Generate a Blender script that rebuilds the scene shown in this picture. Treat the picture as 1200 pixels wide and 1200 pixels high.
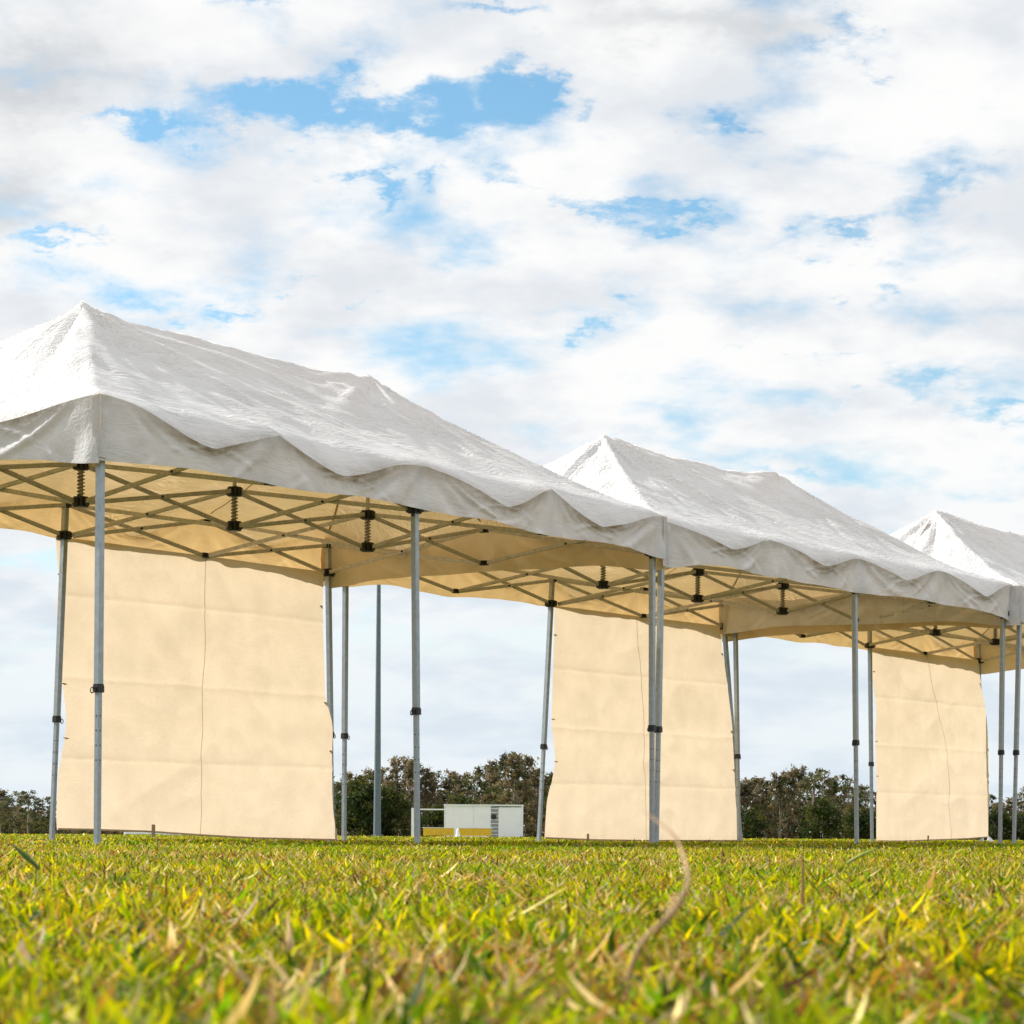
import bpy, math, random
import numpy as np
from mathutils import Vector, Matrix

for o in list(bpy.data.objects):
    bpy.data.objects.remove(o)
S = bpy.context.scene
COL = S.collection
R = math.radians
rng = np.random.default_rng(7)
random.seed(7)

# ------------------------------------------------------------------ camera
CZ = .085
cam = bpy.data.objects.new('camera', bpy.data.cameras.new('camera'))
COL.objects.link(cam)
cam.data.sensor_width = 36
cam.data.lens = 3097.3 / 1200 * 36
cam.data.shift_y = (974.85 - 600) / 1200
cam.data.clip_start = .02
cam.data.clip_end = 6000
roll = .0063
cr, sr = math.cos(roll), math.sin(roll)
cam.matrix_world = Matrix(((cr, -sr, 0, 0), (0, 0, -1, 0), (sr, cr, 0, CZ), (0, 0, 0, 1)))
cam.data.dof.use_dof = True
cam.data.dof.focus_distance = 17
cam.data.dof.aperture_fstop = 29
S.camera = cam
S.render.resolution_x = S.render.resolution_y = 1024

# ------------------------------------------------------------------ light
SUN_EL = R(34.3)
sdir = Vector((-.885 * math.cos(SUN_EL), .466 * math.cos(SUN_EL), math.sin(SUN_EL))).normalized()
sun = bpy.data.objects.new('sun', bpy.data.lights.new('sun', 'SUN'))
COL.objects.link(sun)
sun.data.energy = 5
sun.data.angle = R(.6)
sun.data.color = (1, .94, .83)
sun.rotation_euler = sdir.to_track_quat('Z', 'Y').to_euler()
sun.location = (-20, 10, 20)

W = bpy.data.worlds.new('World')
S.world = W
W.use_nodes = True
nt = W.node_tree
nt.nodes.clear()


class NB:
    """small node-graph builder"""
    def __init__(s, tree): s.t = tree
    def n(s, typ, **kw):
        nd = s.t.nodes.new(typ)
        for k, v in kw.items(): setattr(nd, k, v)
        return nd
    def link(s, a, b): s.t.links.new(a, b)
    def put(s, sock, v):
        if hasattr(v, 'is_output'): s.link(v, sock)
        else: sock.default_value = v
    def m(s, op, a, b=0.0, c=0.0, clamp=False):
        nd = s.n('ShaderNodeMath', operation=op, use_clamp=clamp)
        s.put(nd.inputs[0], a); s.put(nd.inputs[1], b)
        if op in ('MULTIPLY_ADD', 'SMOOTH_MIN', 'SMOOTH_MAX'): s.put(nd.inputs[2], c)
        return nd.outputs[0]
    def v(s, op, a, b=(0, 0, 0), c=(0, 0, 0)):
        nd = s.n('ShaderNodeVectorMath', operation=op)
        s.put(nd.inputs[0], a); s.put(nd.inputs[1], b)
        if op == 'MULTIPLY_ADD': s.put(nd.inputs[2], c)
        return nd.outputs['Value'] if op in ('DOT_PRODUCT', 'LENGTH') else nd.outputs[0]
    def noise(s, vec, scale, detail=4, rough=.5, dist=0.0, col=False):
        nd = s.n('ShaderNodeTexNoise')
        if vec is not None: s.link(vec, nd.inputs['Vector'])
        nd.inputs['Scale'].default_value = scale
        nd.inputs['Detail'].default_value = detail
        nd.inputs['Roughness'].default_value = rough
        nd.inputs['Distortion'].default_value = dist
        return nd.outputs['Color' if col else 'Fac']
    def ramp(s, x, lo, hi, a=0.0, b=1.0, smooth=True):
        nd = s.n('ShaderNodeMapRange', interpolation_type='SMOOTHSTEP' if smooth else 'LINEAR', clamp=True)
        s.put(nd.inputs[0], x)
        for i, val in zip((1, 2, 3, 4), (lo, hi, a, b)): s.put(nd.inputs[i], val)
        return nd.outputs[0]
    def mix(s, f, a, b, mode='MIX'):
        nd = s.n('ShaderNodeMix', data_type='RGBA', blend_type=mode)
        s.put(nd.inputs[0], f)
        for i, val in ((6, a), (7, b)):
            if not hasattr(val, 'is_output') and len(val) == 3: val = (*val, 1)
            s.put(nd.inputs[i], val)
        return nd.outputs[2]


g = NB(nt)
tc = g.n('ShaderNodeTexCoord').outputs['Generated']
sky = g.n('ShaderNodeTexSky', sky_type='NISHITA', sun_disc=False)
sky.sun_elevation = SUN_EL
sky.sun_rotation = math.atan2(sdir.x, sdir.y)
sky.air_density = 1.0
sky.dust_density = .3
sky.ozone_density = 2.5
sep = g.n('ShaderNodeSeparateXYZ'); g.link(tc, sep.inputs[0])
X, Y, Z = sep.outputs
# cloud deck seen in perspective
den = g.m('ADD', g.m('MAXIMUM', Z, 0.0), .30)
cq = g.n('ShaderNodeCombineXYZ')
g.link(g.m('DIVIDE', X, den), cq.inputs[0]); g.link(g.m('DIVIDE', Y, den), cq.inputs[1])
q = cq.outputs[0]
# direction plane (azimuth, elevation) where the gaps between the clouds lie
yy = g.m('ADD', Y, 1e-4)
cu = g.n('ShaderNodeCombineXYZ')
g.link(g.m('DIVIDE', X, yy), cu.inputs[0]); g.link(g.m('DIVIDE', Z, yy), cu.inputs[1])
wn = g.noise(q, 16, 6, .64, col=True)
warp = g.v('MULTIPLY_ADD', g.v('SUBTRACT', wn, (.5, .5, .5)), (.095, .06, 0), cu.outputs[0])


def blob(x, y, rx, ry, amp, rot=0):
    k = 1 / 3097.3
    mp = g.n('ShaderNodeMapping', vector_type='TEXTURE')
    g.link(warp, mp.inputs['Vector'])
    mp.inputs['Location'].default_value = ((x - 600) * k, (975 - y) * k, 0)
    mp.inputs['Rotation'].default_value = (0, 0, R(rot))
    mp.inputs['Scale'].default_value = (rx * k, ry * k, 1)
    d2 = g.v('DOT_PRODUCT', mp.outputs[0], mp.outputs[0])
    e = g.m('POWER', 2.718, g.m('MULTIPLY', d2, -1.0))
    return g.m('MULTIPLY', e, amp * 1.2)


gaps = [(310, 118, 105, 24, .42, 0), (480, 120, 100, 30, .46, 0), (602, 92, 36, 42, .44, 20), (170, 158, 100, 13, .3, 6),
        (432, 205, 18, 32, .28, 0), (512, 204, 18, 16, .22, 0), (66, 290, 45, 9, .26, 0), (252, 380, 48, 13, .28, 0),
        (384, 350, 28, 11, .24, 10), (665, 230, 75, 13, .34, -12), (792, 258, 36, 12, .28, -8), (683, 128, 28, 14, .26, 0),
        (830, 138, 26, 18, .26, 30), (985, 264, 60, 15, .3, 10), (1110, 215, 75, 18, .22, 15), (985, 32, 36, 26, .25, 0),
        (1016, 92, 18, 14, .22, 0), (995, 415, 55, 9, .24, 0), (1020, 340, 18, 16, .2, 0), (920, 552, 40, 11, .2, 0),
        (690, 380, 22, 9, .2, 0), (1170, 480, 44, 16, .24, 0), (565, 6, 50, 10, .26, 0), (270, 4, 40, 8, .2, 0),
        (850, 405, 20, 8, .16, 0), (150, 350, 40, 10, .12, 0), (1060, 440, 50, 10, .12, 0)]
acc = None
for b_ in gaps:
    e = blob(*b_)
    acc = e if acc is None else g.m('ADD', acc, e)
n1 = g.noise(q, 9.5, 8, .56, .1)
big = g.noise(q, .9, 3, .5)
cov = g.m('ADD', g.m('MULTIPLY', n1, 1.55), g.m('MULTIPLY', big, .25))
cov = g.m('SUBTRACT', cov, acc)
bank = blob(600, 520, 1500, 900, -.17)          # the cloud bank in front; broken cloud elsewhere
cov = g.m('ADD', cov, bank)
alpha = g.m('MAXIMUM', g.ramp(cov, .28, .77, .02, 1.0), g.ramp(Z, .16, .04, 0, .96))
# cloud shade: white tops, grey thick bellies
greys = None
for b_ in [(35, 95, 90, 55, .75, 0), (5, 235, 60, 45, .6, 0), (870, 18, 110, 35, .6, 0), (730, 30, 80, 30, .35, 0), (150, 30, 120, 30, .12, 0)]:
    e = blob(*b_)
    greys = e if greys is None else g.m('ADD', greys, e)
n2 = g.noise(g.v('ADD', q, (3.1, 7.7, 0)), 7, 7, .55)
shade = g.ramp(n2, .34, .60)
lowc = g.mix(g.ramp(Z, .015, .2), (.68, .76, .84), (.73, .765, .81))
hic = g.mix(g.ramp(Z, .02, .16), (.80, .86, .90), (.93, .93, .925))
cloud = g.mix(shade, lowc, hic)
cloud = g.mix(g.m('MINIMUM', greys, .8), cloud, (.58, .605, .635))
hs = g.n('ShaderNodeHueSaturation')
hs.inputs['Saturation'].default_value = 1.15
hs.inputs['Hue'].default_value = .484
g.link(sky.outputs[0], hs.inputs['Color'])
bg1 = g.n('ShaderNodeBackground'); g.link(hs.outputs[0], bg1.inputs[0]); bg1.inputs[1].default_value = .098
bg2 = g.n('ShaderNodeBackground'); g.link(cloud, bg2.inputs[0]); bg2.inputs[1].default_value = .70
mx = g.n('ShaderNodeMixShader')
g.link(alpha, mx.inputs[0]); g.link(bg1.outputs[0], mx.inputs[1]); g.link(bg2.outputs[0], mx.inputs[2])
g.link(mx.outputs[0], g.n('ShaderNodeOutputWorld').inputs[0])
W.cycles.sampling_method = 'MANUAL'
W.cycles.sample_map_resolution = 512

S.view_settings.view_transform = 'Standard'
S.view_settings.look = 'None'
S.view_settings.exposure = .6
S.view_settings.gamma = 1
S.cycles.max_bounces = 10
S.cycles.transmission_bounces = 8
S.cycles.diffuse_bounces = 5


# ------------------------------------------------------------------ numpy noise
_T = rng.random((256, 256))
def vnoise(x, y):
    x = np.asarray(x, float); y = np.asarray(y, float)
    xi = np.floor(x).astype(int); yi = np.floor(y).astype(int)
    fx = x - xi; fy = y - yi
    fx = fx * fx * (3 - 2 * fx); fy = fy * fy * (3 - 2 * fy)
    h = lambda a, b: _T[a % 256, b % 256]
    return (h(xi, yi) * (1 - fx) + h(xi + 1, yi) * fx) * (1 - fy) + (h(xi, yi + 1) * (1 - fx) + h(xi + 1, yi + 1) * fx) * fy
def fbm(x, y, o=4):
    r = 0; a = 1; t = 0
    for i in range(o):
        r = r + a * vnoise(x * 2 ** i + 17.3 * i, y * 2 ** i + 9.1 * i); t += a; a *= .5
    return r / t
def ridge(x, y, o=3):
    r = 0; a = 1; t = 0
    for i in range(o):
        r = r + a * (1 - np.abs(2 * vnoise(x * 2 ** i + 31.7 * i, y * 2 ** i + 5.3 * i) - 1)); t += a; a *= .5
    return r / t


# ------------------------------------------------------------------ object helpers
def link_mesh(name, me, parent=None, smooth=False):
    o = bpy.data.objects.new(name, me)
    COL.objects.link(o)
    if parent is not None: o.parent = parent
    if smooth: me.polygons.foreach_set('use_smooth', [True] * len(me.polygons))
    return o
def tag(o, label=None, cat=None, group=None, kind=None):
    for k, v in (('label', label), ('category', cat), ('group', group), ('kind', kind)):
        if v: o[k] = v
    return o
def empty(name, loc, rz=0):
    o = bpy.data.objects.new(name, None)
    COL.objects.link(o)
    o.location = loc; o.rotation_euler = (0, 0, rz); o.empty_display_size = .2
    return o
class MB:
    """collects primitives into one mesh"""
    def __init__(s): s.v = []; s.f = []; s.mi = []; s.sm = []
    def add(s, vs, fs, mi=0, sm=False):
        b = len(s.v)
        s.v += [tuple(p) for p in vs]
        s.f += [tuple(b + i for i in f) for f in fs]
        s.mi += [mi] * len(fs); s.sm += [sm] * len(fs)
    def box(s, c, d, mi=0, bev=.0):
        x, y, z = c; a, b, h = d[0] / 2, d[1] / 2, d[2] / 2
        s.prism((x, y, z - h), (x, y, z + h), d[0], d[1], mi, bev)
    def prism(s, p, q, w, h, mi=0, bev=0.0, up=(0, 1, 0)):
        """bar with a (bevelled) rectangular section from p to q"""
        p = Vector(p); q = Vector(q); d = (q - p).normalized()
        u = Vector(up)
        if abs(d.dot(u)) > .95: u = Vector((1, 0, 0))
        a = d.cross(u).normalized(); b = a.cross(d).normalized()
        if up == (0, 1, 0) and abs(d.z) > .8:
            a = Vector((1, 0, 0)); b = Vector((0, 1, 0))
        w /= 2; h /= 2
        if bev > 0:
            e = bev
            pr = [(w, h - e), (w - e, h), (-w + e, h), (-w, h - e), (-w, -h + e), (-w + e, -h), (w - e, -h), (w, -h + e)]
        else:
            pr = [(w, h), (-w, h), (-w, -h), (w, -h)]
        n = len(pr)
        vs = [p + a * x + b * y for x, y in pr] + [q + a * x + b * y for x, y in pr]
        fs = [(i, (i + 1) % n, n + (i + 1) % n, n + i) for i in range(n)] + [tuple(range(n))[::-1], tuple(range(n, 2 * n))]
        s.add(vs, fs, mi)
    def tube(s, pts, rad, n=8, mi=0, cap=True, sm=True):
        pts = [Vector(p) for p in pts]
        if not hasattr(rad, '__len__'): rad = [rad] * len(pts)
        vs = []; fs = []
        ref = None
        for i, p in enumerate(pts):
            d = (pts[min(i + 1, len(pts) - 1)] - pts[max(i - 1, 0)]).normalized()
            if ref is None: ref = Vector((0, 0, 1)) if abs(d.z) < .9 else Vector((1, 0, 0))
            a = d.cross(ref).normalized(); b = a.cross(d).normalized(); ref = b
            for k in range(n):
                t = 2 * math.pi * k / n
                vs.append(p + (a * math.cos(t) + b * math.sin(t)) * rad[i])
        for i in range(len(pts) - 1):
            for k in range(n):
                fs.append((i * n + k, i * n + (k + 1) % n, (i + 1) * n + (k + 1) % n, (i + 1) * n + k))
        s.add(vs, fs, mi, sm)
        if cap:
            s.add(vs[:n], [tuple(range(n))[::-1]], mi); s.add(vs[-n:], [tuple(range(n))], mi)
    def mesh(s, name, *mats):
        me = bpy.data.meshes.new(name)
        me.from_pydata(s.v, [], s.f)
        for m in mats: me.materials.append(m)
        me.polygons.foreach_set('material_index', s.mi)
        me.polygons.foreach_set('use_smooth', s.sm)
        me.update()
        return me
    def build(s, name, parent, *mats): return link_mesh(name, s.mesh(name, *mats), parent)
def np_mesh(name, co, faces, mats, attrs=None, smooth=True):
    """faces: list of (array Nx4 or Nx3)"""
    me = bpy.data.meshes.new(name)
    me.vertices.add(len(co)); me.vertices.foreach_set('co', np.asarray(co, np.float32).ravel())
    nl = sum(f.size for f in faces); npol = sum(len(f) for f in faces)
    me.loops.add(nl); me.polygons.add(npol)
    me.loops.foreach_set('vertex_index', np.concatenate([f.ravel() for f in faces]).astype(np.int32))
    tot = np.concatenate([np.full(len(f), f.shape[1]) for f in faces])
    st = np.concatenate([[0], np.cumsum(tot)[:-1]])
    me.polygons.foreach_set('loop_start', st.astype(np.int32))
    if smooth: me.polygons.foreach_set('use_smooth', np.ones(npol, bool))
    for m in mats: me.materials.append(m)
    for k, a in (attrs or {}).items():
        if a.ndim == 1:
            at = me.attributes.new(k, 'FLOAT', 'POINT'); at.data.foreach_set('value', a.astype(np.float32))
        else:
            at = me.attributes.new(k, 'FLOAT_COLOR', 'POINT')
            at.data.foreach_set('color', np.c_[a, np.ones(len(a))].astype(np.float32).ravel())
    me.update(calc_edges=True); me.validate()
    return me
def grid_faces(nx, ny, flip=False):
    i = np.arange(nx - 1)[:, None] * ny + np.arange(ny - 1)[None]
    f = np.stack([i, i + ny, i + ny + 1, i + 1], -1).reshape(-1, 4)
    return f[:, ::-1] if flip else f


# ------------------------------------------------------------------ materials
def mat(name):
    m = bpy.data.materials.new(name); m.use_nodes = True
    m.node_tree.nodes.clear()
    b = NB(m.node_tree)
    return m, b, b.n('ShaderNodeOutputMaterial').inputs[0]
def simple(name, col, rough=.5, metal=0.0, var=.15, scale=12, bump=0.0, spec=.5, stain=None):
    m, b, out = mat(name)
    p = b.n('ShaderNodeBsdfPrincipled')
    c = b.n('ShaderNodeTexCoord').outputs['Object']
    n = b.noise(c, scale, 6, .6)
    base = b.mix(b.ramp(n, .3, .7), tuple(x * (1 - var) for x in col), tuple(min(1, x * (1 + var)) for x in col))
    if stain: base = b.mix(b.ramp(b.noise(c, scale * .4, 5, .6), .5, .75, 0, stain[1]), base, stain[0])
    b.put(p.inputs['Base Color'], base)
    p.inputs['Roughness'].default_value = rough; p.inputs['Metallic'].default_value = metal
    p.inputs['Specular IOR Level'].default_value = spec
    if bump:
        bp = b.n('ShaderNodeBump'); bp.inputs['Strength'].default_value = bump; bp.inputs['Distance'].default_value = .01
        b.link(b.noise(c, scale * 4, 5, .6), bp.inputs['Height']); b.link(bp.outputs[0], p.inputs['Normal'])
    b.link(p.outputs[0], out)
    return m
def fabric(name, outer, inner, trans, tfac, grime, gloss=.05, rough=.35, creasebump=.5, streak=1.6, weave=.02):
    m, b, out = mat(name)
    c = b.n('ShaderNodeTexCoord').outputs['Object']
    geo = b.n('ShaderNodeNewGeometry')
    gr = b.n('ShaderNodeAttribute', attribute_name='grime').outputs['Fac']
    gn = b.noise(c, 6, 8, .65)
    gfac = b.m('MULTIPLY', gr, b.ramp(gn, .3, .65, .35, 1.0), clamp=True)
    cloth = b.noise(c, 2.2, 6, .6)
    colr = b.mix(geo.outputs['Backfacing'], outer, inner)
    colr = b.mix(b.ramp(cloth, .3, .75, 0, .12), colr, tuple(x * .75 for x in outer))
    colr = b.mix(gfac, colr, grime)
    tr = b.mix(gfac, trans, tuple(x * y * 1.2 for x, y in zip(trans, (.55, .5, .42))))
    tr = b.mix(b.ramp(cloth, .3, .75, 0, .25), tr, tuple(x * .8 for x in trans))
    mott = b.m('MULTIPLY', b.ramp(b.noise(c, 2.6, 7, .65), .3, .7, .94, 1.05), b.ramp(b.noise(c, 170, 2, .5), .3, .7, 1 - weave, 1 + weave))
    mcol = b.n('ShaderNodeCombineXYZ')
    for k_ in range(3): b.link(mott, mcol.inputs[k_])
    tr = b.mix(1.0, tr, mcol.outputs[0], 'MULTIPLY'); colr = b.mix(1.0, colr, mcol.outputs[0], 'MULTIPLY')
    # crinkles in the coated cloth
    bn = b.noise(c, 16, 5, .6, .8)
    mp = b.n('ShaderNodeMapping'); b.link(c, mp.inputs[0])
    mp.inputs['Rotation'].default_value = (0, 0, R(25)); mp.inputs['Scale'].default_value = (2.2, 13, 13)
    bn2 = b.noise(mp.outputs[0], 1.0, 3, .55, 1.3)
    wv = b.noise(c, 420, 1, .5)
    mp3 = b.n('ShaderNodeMapping'); b.link(c, mp3.inputs[0])
    mp3.inputs['Rotation'].default_value = (0, 0, R(-38)); mp3.inputs['Scale'].default_value = (2.0, 8, 8)
    bn3 = b.noise(mp3.outputs[0], 1.0, 2, .5, 1.5)
    # sparse sharp creases with smooth cloth between them
    crease = lambda n_, k_: b.m('POWER', b.m('SUBTRACT', 1.0, b.m('MULTIPLY', b.m('ABSOLUTE', b.m('SUBTRACT', n_, .5)), k_), clamp=True), 3.0)
    patch = b.ramp(b.noise(c, 1.7, 3, .5), .35, .65, .25, 1.0)
    hgt = b.m('MULTIPLY', b.m('ADD', b.m('MULTIPLY', crease(bn2, 5.0), .20 * streak), b.m('MULTIPLY', crease(bn3, 5.0), .16 * streak)), patch)
    hgt = b.m('ADD', hgt, b.m('MULTIPLY', b.noise(c, 7, 3, .5), .18 * streak))
    hgt = b.m('ADD', hgt, b.m('MULTIPLY', wv, .02))
    bp = b.n('ShaderNodeBump'); bp.inputs['Strength'].default_value = creasebump; bp.inputs['Distance'].default_value = .02
    b.link(hgt, bp.inputs['Height'])
    d = b.n('ShaderNodeBsdfDiffuse'); b.link(colr, d.inputs[0]); b.link(bp.outputs[0], d.inputs['Normal'])
    t = b.n('ShaderNodeBsdfTranslucent'); b.link(tr, t.inputs[0]); b.link(bp.outputs[0], t.inputs['Normal'])
    ms = b.n('ShaderNodeMixShader'); ms.inputs[0].default_value = tfac
    b.link(d.outputs[0], ms.inputs[1]); b.link(t.outputs[0], ms.inputs[2])
    gl = b.n('ShaderNodeBsdfGlossy'); gl.inputs['Roughness'].default_value = rough; b.link(bp.outputs[0], gl.inputs['Normal'])
    fr = b.n('ShaderNodeFresnel'); fr.inputs[0].default_value = 1.42; b.link(bp.outputs[0], fr.inputs['Normal'])
    m2 = b.n('ShaderNodeMixShader'); b.link(b.m('MULTIPLY', fr.outputs[0], gloss * 10), m2.inputs[0])
    b.link(ms.outputs[0], m2.inputs[1]); b.link(gl.outputs[0], m2.inputs[2])
    b.link(m2.outputs[0], out)
    return m
def leafmat(name, attr='tint', tr=.4, tcol=(1.2, 1.15, .6), rough=.5):
    m, b, out = mat(name)
    a = b.n('ShaderNodeAttribute', attribute_name=attr).outputs['Color']
    d = b.n('ShaderNodeBsdfPrincipled'); b.link(a, d.inputs['Base Color']); d.inputs['Roughness'].default_value = rough
    d.inputs['Specular IOR Level'].default_value = .07
    t = b.n('ShaderNodeBsdfTranslucent'); b.link(b.mix(1.0, a, (*tcol, 1), 'MULTIPLY'), t.inputs[0])
    ms = b.n('ShaderNodeMixShader'); ms.inputs[0].default_value = tr
    b.link(d.outputs[0], ms.inputs[1]); b.link(t.outputs[0], ms.inputs[2]); b.link(ms.outputs[0], out)
    return m

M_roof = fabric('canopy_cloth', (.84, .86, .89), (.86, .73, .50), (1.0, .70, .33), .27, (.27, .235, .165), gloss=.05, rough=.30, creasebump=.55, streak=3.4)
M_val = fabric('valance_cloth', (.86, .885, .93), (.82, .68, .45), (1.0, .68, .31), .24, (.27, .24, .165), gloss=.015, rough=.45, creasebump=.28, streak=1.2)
M_wall = fabric('sidewall_cloth', (.58, .52, .43), (.60, .53, .44), (.95, .785, .585), .36, (.36, .27, .16), gloss=.008, rough=.6, creasebump=.14, streak=.9, weave=.06)
M_seam = simple('seam_tape', (.42, .32, .19), .8)
M_leg = simple('galvanised_leg', (.38, .425, .46), .45, .7, .1, 30, .05, stain=((.32, .31, .28), .5))
M_truss = simple('truss_aluminium', (.56, .53, .48), .45, .25, .12, 30, stain=((.2, .18, .14), .4))
M_black = simple('black_plastic', (.022, .021, .02), .5, 0, .2, 20)
M_spring = simple('spring_steel', (.33, .29, .23), .4, .7)
M_strap = simple('strap_webbing', (.44, .34, .22), .85)
M_white = simple('white_painted_board', (.90, .93, .97), .4, 0, .02, 4, stain=((.66, .68, .70), .3))
M_grey = simple('grey_louvre', (.33, .35, .37), .5)
M_yellow = simple('yellow_board', (.80, .50, .02), .5, 0, .08, 6, stain=((.5, .32, .04), .4))
M_pole = simple('pole_steel', (.13, .175, .21), .5, .3)
M_bark = simple('bark', (.27, .22, .18), .9, 0, .3, 3)
M_leaf = leafmat('tree_leaf', tr=.45, tcol=(1.2, 1.1, .6), rough=.6)
M_grass = leafmat('grass_blade', tr=.55, tcol=(1.35, 1.28, .8), rough=.5)

# ------------------------------------------------------------------ ground
def ground_z(x, y):
    d = np.hypot(x, y)
    far = np.clip((d - 30) / 120, 0, None)
    return -.24 * far + .012 * (fbm(x * .9 + 40, y * .9 + 11, 3) - .5) * np.clip((d - .4) / 1.5, 0, 1) \
        + .02 * (fbm(x * .12, y * .12 + 3, 2) - .5) * np.clip((d - 4) / 6, 0, 1)

def build_ground():
    rad = np.concatenate([np.linspace(.0, 8, 60)[:-1], np.geomspace(8, 3500, 90)])
    th = np.linspace(0, 2 * math.pi, 181)
    rr, tt = np.meshgrid(rad, th, indexing='ij')
    x = rr * np.sin(tt); y = rr * np.cos(tt)
    z = ground_z(x, y)
    z = np.where(rr > 300, ground_z(0, 300) - (rr - 300) * .0004, z)
    m, b, out = mat('turf_soil')
    c = b.n('ShaderNodeTexCoord').outputs['Object']
    n = b.noise(c, 30, 8, .7); nl = b.noise(c, .35, 5, .6)
    col = b.mix(b.ramp(n, .35, .65), (.045, .05, .012), (.10, .085, .03))
    col = b.mix(b.ramp(nl, .4, .65, 0, .6), col, (.13, .16, .03))
    dd = b.v('LENGTH', c)
    far = b.mix(b.ramp(b.noise(c, 1.5, 6, .6), .3, .7), (.12, .145, .025), (.18, .175, .05))
    col = b.mix(b.ramp(dd, 25, 60), col, far)
    p = b.n('ShaderNodeBsdfPrincipled'); b.link(col, p.inputs['Base Color']); p.inputs['Roughness'].default_value = .9
    p.inputs['Specular IOR Level'].default_value = .1
    bp = b.n('ShaderNodeBump'); bp.inputs['Distance'].default_value = .02; b.link(n, bp.inputs['Height']); b.link(bp.outputs[0], p.inputs['Normal'])
    b.link(p.outputs[0], out)
    me = np_mesh('ground', np.stack([x, y, z], -1).reshape(-1, 3), [grid_faces(len(rad), len(th), True)], [m])
    tag(link_mesh('ground', me), kind='structure')
build_ground()

# ------------------------------------------------------------------ tents
HP = 3.335
DROP = .185
B = 3.0            # bay


def edge_profile(s, drops, nodes):
    """height offset of the eave fold along an edge, supported every half bay"""
    k = np.clip((s / (B / 2)).astype(int), 0, len(drops) - 1)
    t = s / (B / 2) - k
    d = np.asarray(drops)[k]; n = np.asarray(nodes)
    base = n[k] * (1 - t) + n[k + 1] * t
    skew = t ** (1.0 + .3 * np.sin(k * 2.1 + d * 90))
    q_ = 1 - np.abs(2 * skew - 1)
    shape = .5 * q_ + .5 * q_ * q_ * (3 - 2 * q_)
    shape = shape + .05 * np.sin(t * 9 + k * 1.7 + d * 300) * np.sin(t * math.pi)
    return base - d * shape, d * shape


class Roof:
    def __init__(s, seed, he, dr=1.0):
        DROP = 0.185 * dr
        r = np.random.default_rng(seed)
        s.off = r.random(12) * 50
        s.he = he
        s.df = DROP * (.78 + .4 * r.random(4)); s.db = DROP * (.7 + .4 * r.random(4))
        s.dl = DROP * (.6 + .4 * r.random(2)); s.dr = DROP * (.7 + .4 * r.random(2))
        nd = lambda n: he + .022 + .03 * (r.random(n) - .5)
        s.nf = nd(5); s.nb = nd(5); s.nl = nd(3); s.nr = nd(3)
        s.nl[0] = s.nf[0]; s.nl[2] = s.nb[0]; s.nr[0] = s.nf[4]; s.nr[2] = s.nb[4]
    def height(s, a, b):
        a = np.clip(np.asarray(a, float), 0, 6); b = np.clip(np.asarray(b, float), 0, 3)
        dist = np.stack([b, 3 - b, a, 6 - a])
        t = np.clip(dist.min(0) / 1.5, 0, 1)
        # eave profile seen from each side, blended by closeness
        P = np.stack([edge_profile(a, s.df, s.nf)[0], edge_profile(a, s.db, s.nb)[0], edge_profile(b, s.dl, s.nl)[0], edge_profile(b, s.dr, s.nr)[0]])
        w = 1 / (dist + .015) ** 2.2
        e = (P * w).sum(0) / w.sum(0)
        sag = e - s.he
        gt = t - .075 * 4 * t * (1 - t) * (1 - .35 * t)
        pk = np.minimum(np.hypot(a - 1.5, b - 1.5), np.hypot(a - 4.5, b - 1.5))
        mid = np.clip(1 - np.abs(a - 3) / 1.5, 0, 1)
        z = s.he + (HP - s.he) * gt + sag * np.clip(1 - dist.min(0) / .17, 0, 1) ** 1.5 * .7 + sag * np.clip(1 - t / .5, 0, 1) ** 2 * .3
        z -= .035 * np.sin(mid * math.pi / 2) * t ** 3
        # creases running out from each peak
        pa = np.where(a < 3, 1.5, 4.5)
        ph = np.arctan2(b - 1.5, a - pa)
        o = s.off
        rad = (vnoise(ph * 5 + o[0] + 9 * (a < 3), pk * 1.2 + o[1]) - .5) + .6 * (vnoise(ph * 11 + o[2] + 9 * (a < 3), pk * 1.7 + o[3]) - .5)
        z += .075 * rad * np.exp(-(pk / 1.15) ** 2) * np.clip(pk / .15, 0, 1)
        # long lazy folds slanting down the faces
        w1 = a * .5 + b * .95; w2 = a * .95 - b * .5
        w1b = a * .5 - b * .95; w2b = a * .95 + b * .5
        fold = np.where(b < 1.5, ridge(w1 * 3.4 + o[4], w2 * 1.1 + o[5], 3), ridge(w1b * 3.4 + o[4], w2b * 1.1 + o[5], 3)) - .5
        z += .026 * fold * (.5 + 1.0 * vnoise(a * .8 + o[6], b * .8 + o[7])) * np.clip(t / .1, 0, 1)
        z += .034 * (fbm(a * 2.3 + o[8], b * 2.3 + o[9], 3) - .5) * np.clip(t / .15, 0, 1)
        z += .004 * (ridge(a * 6 + o[10] + 1.2 * vnoise(a * 3, b * 3), b * 6 + o[11], 3) - .5) * np.clip(t / .06, 0, 1)
        z += .02 * np.exp(-(pk / .05) ** 2)
        de = dist.min(0)
        z -= (.022 + .03 * fbm(a * 1.3 + o[1], b * 1.3 + o[2], 2)) * np.clip(1 - de / .11, 0, 1) ** 2
        return z


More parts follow.
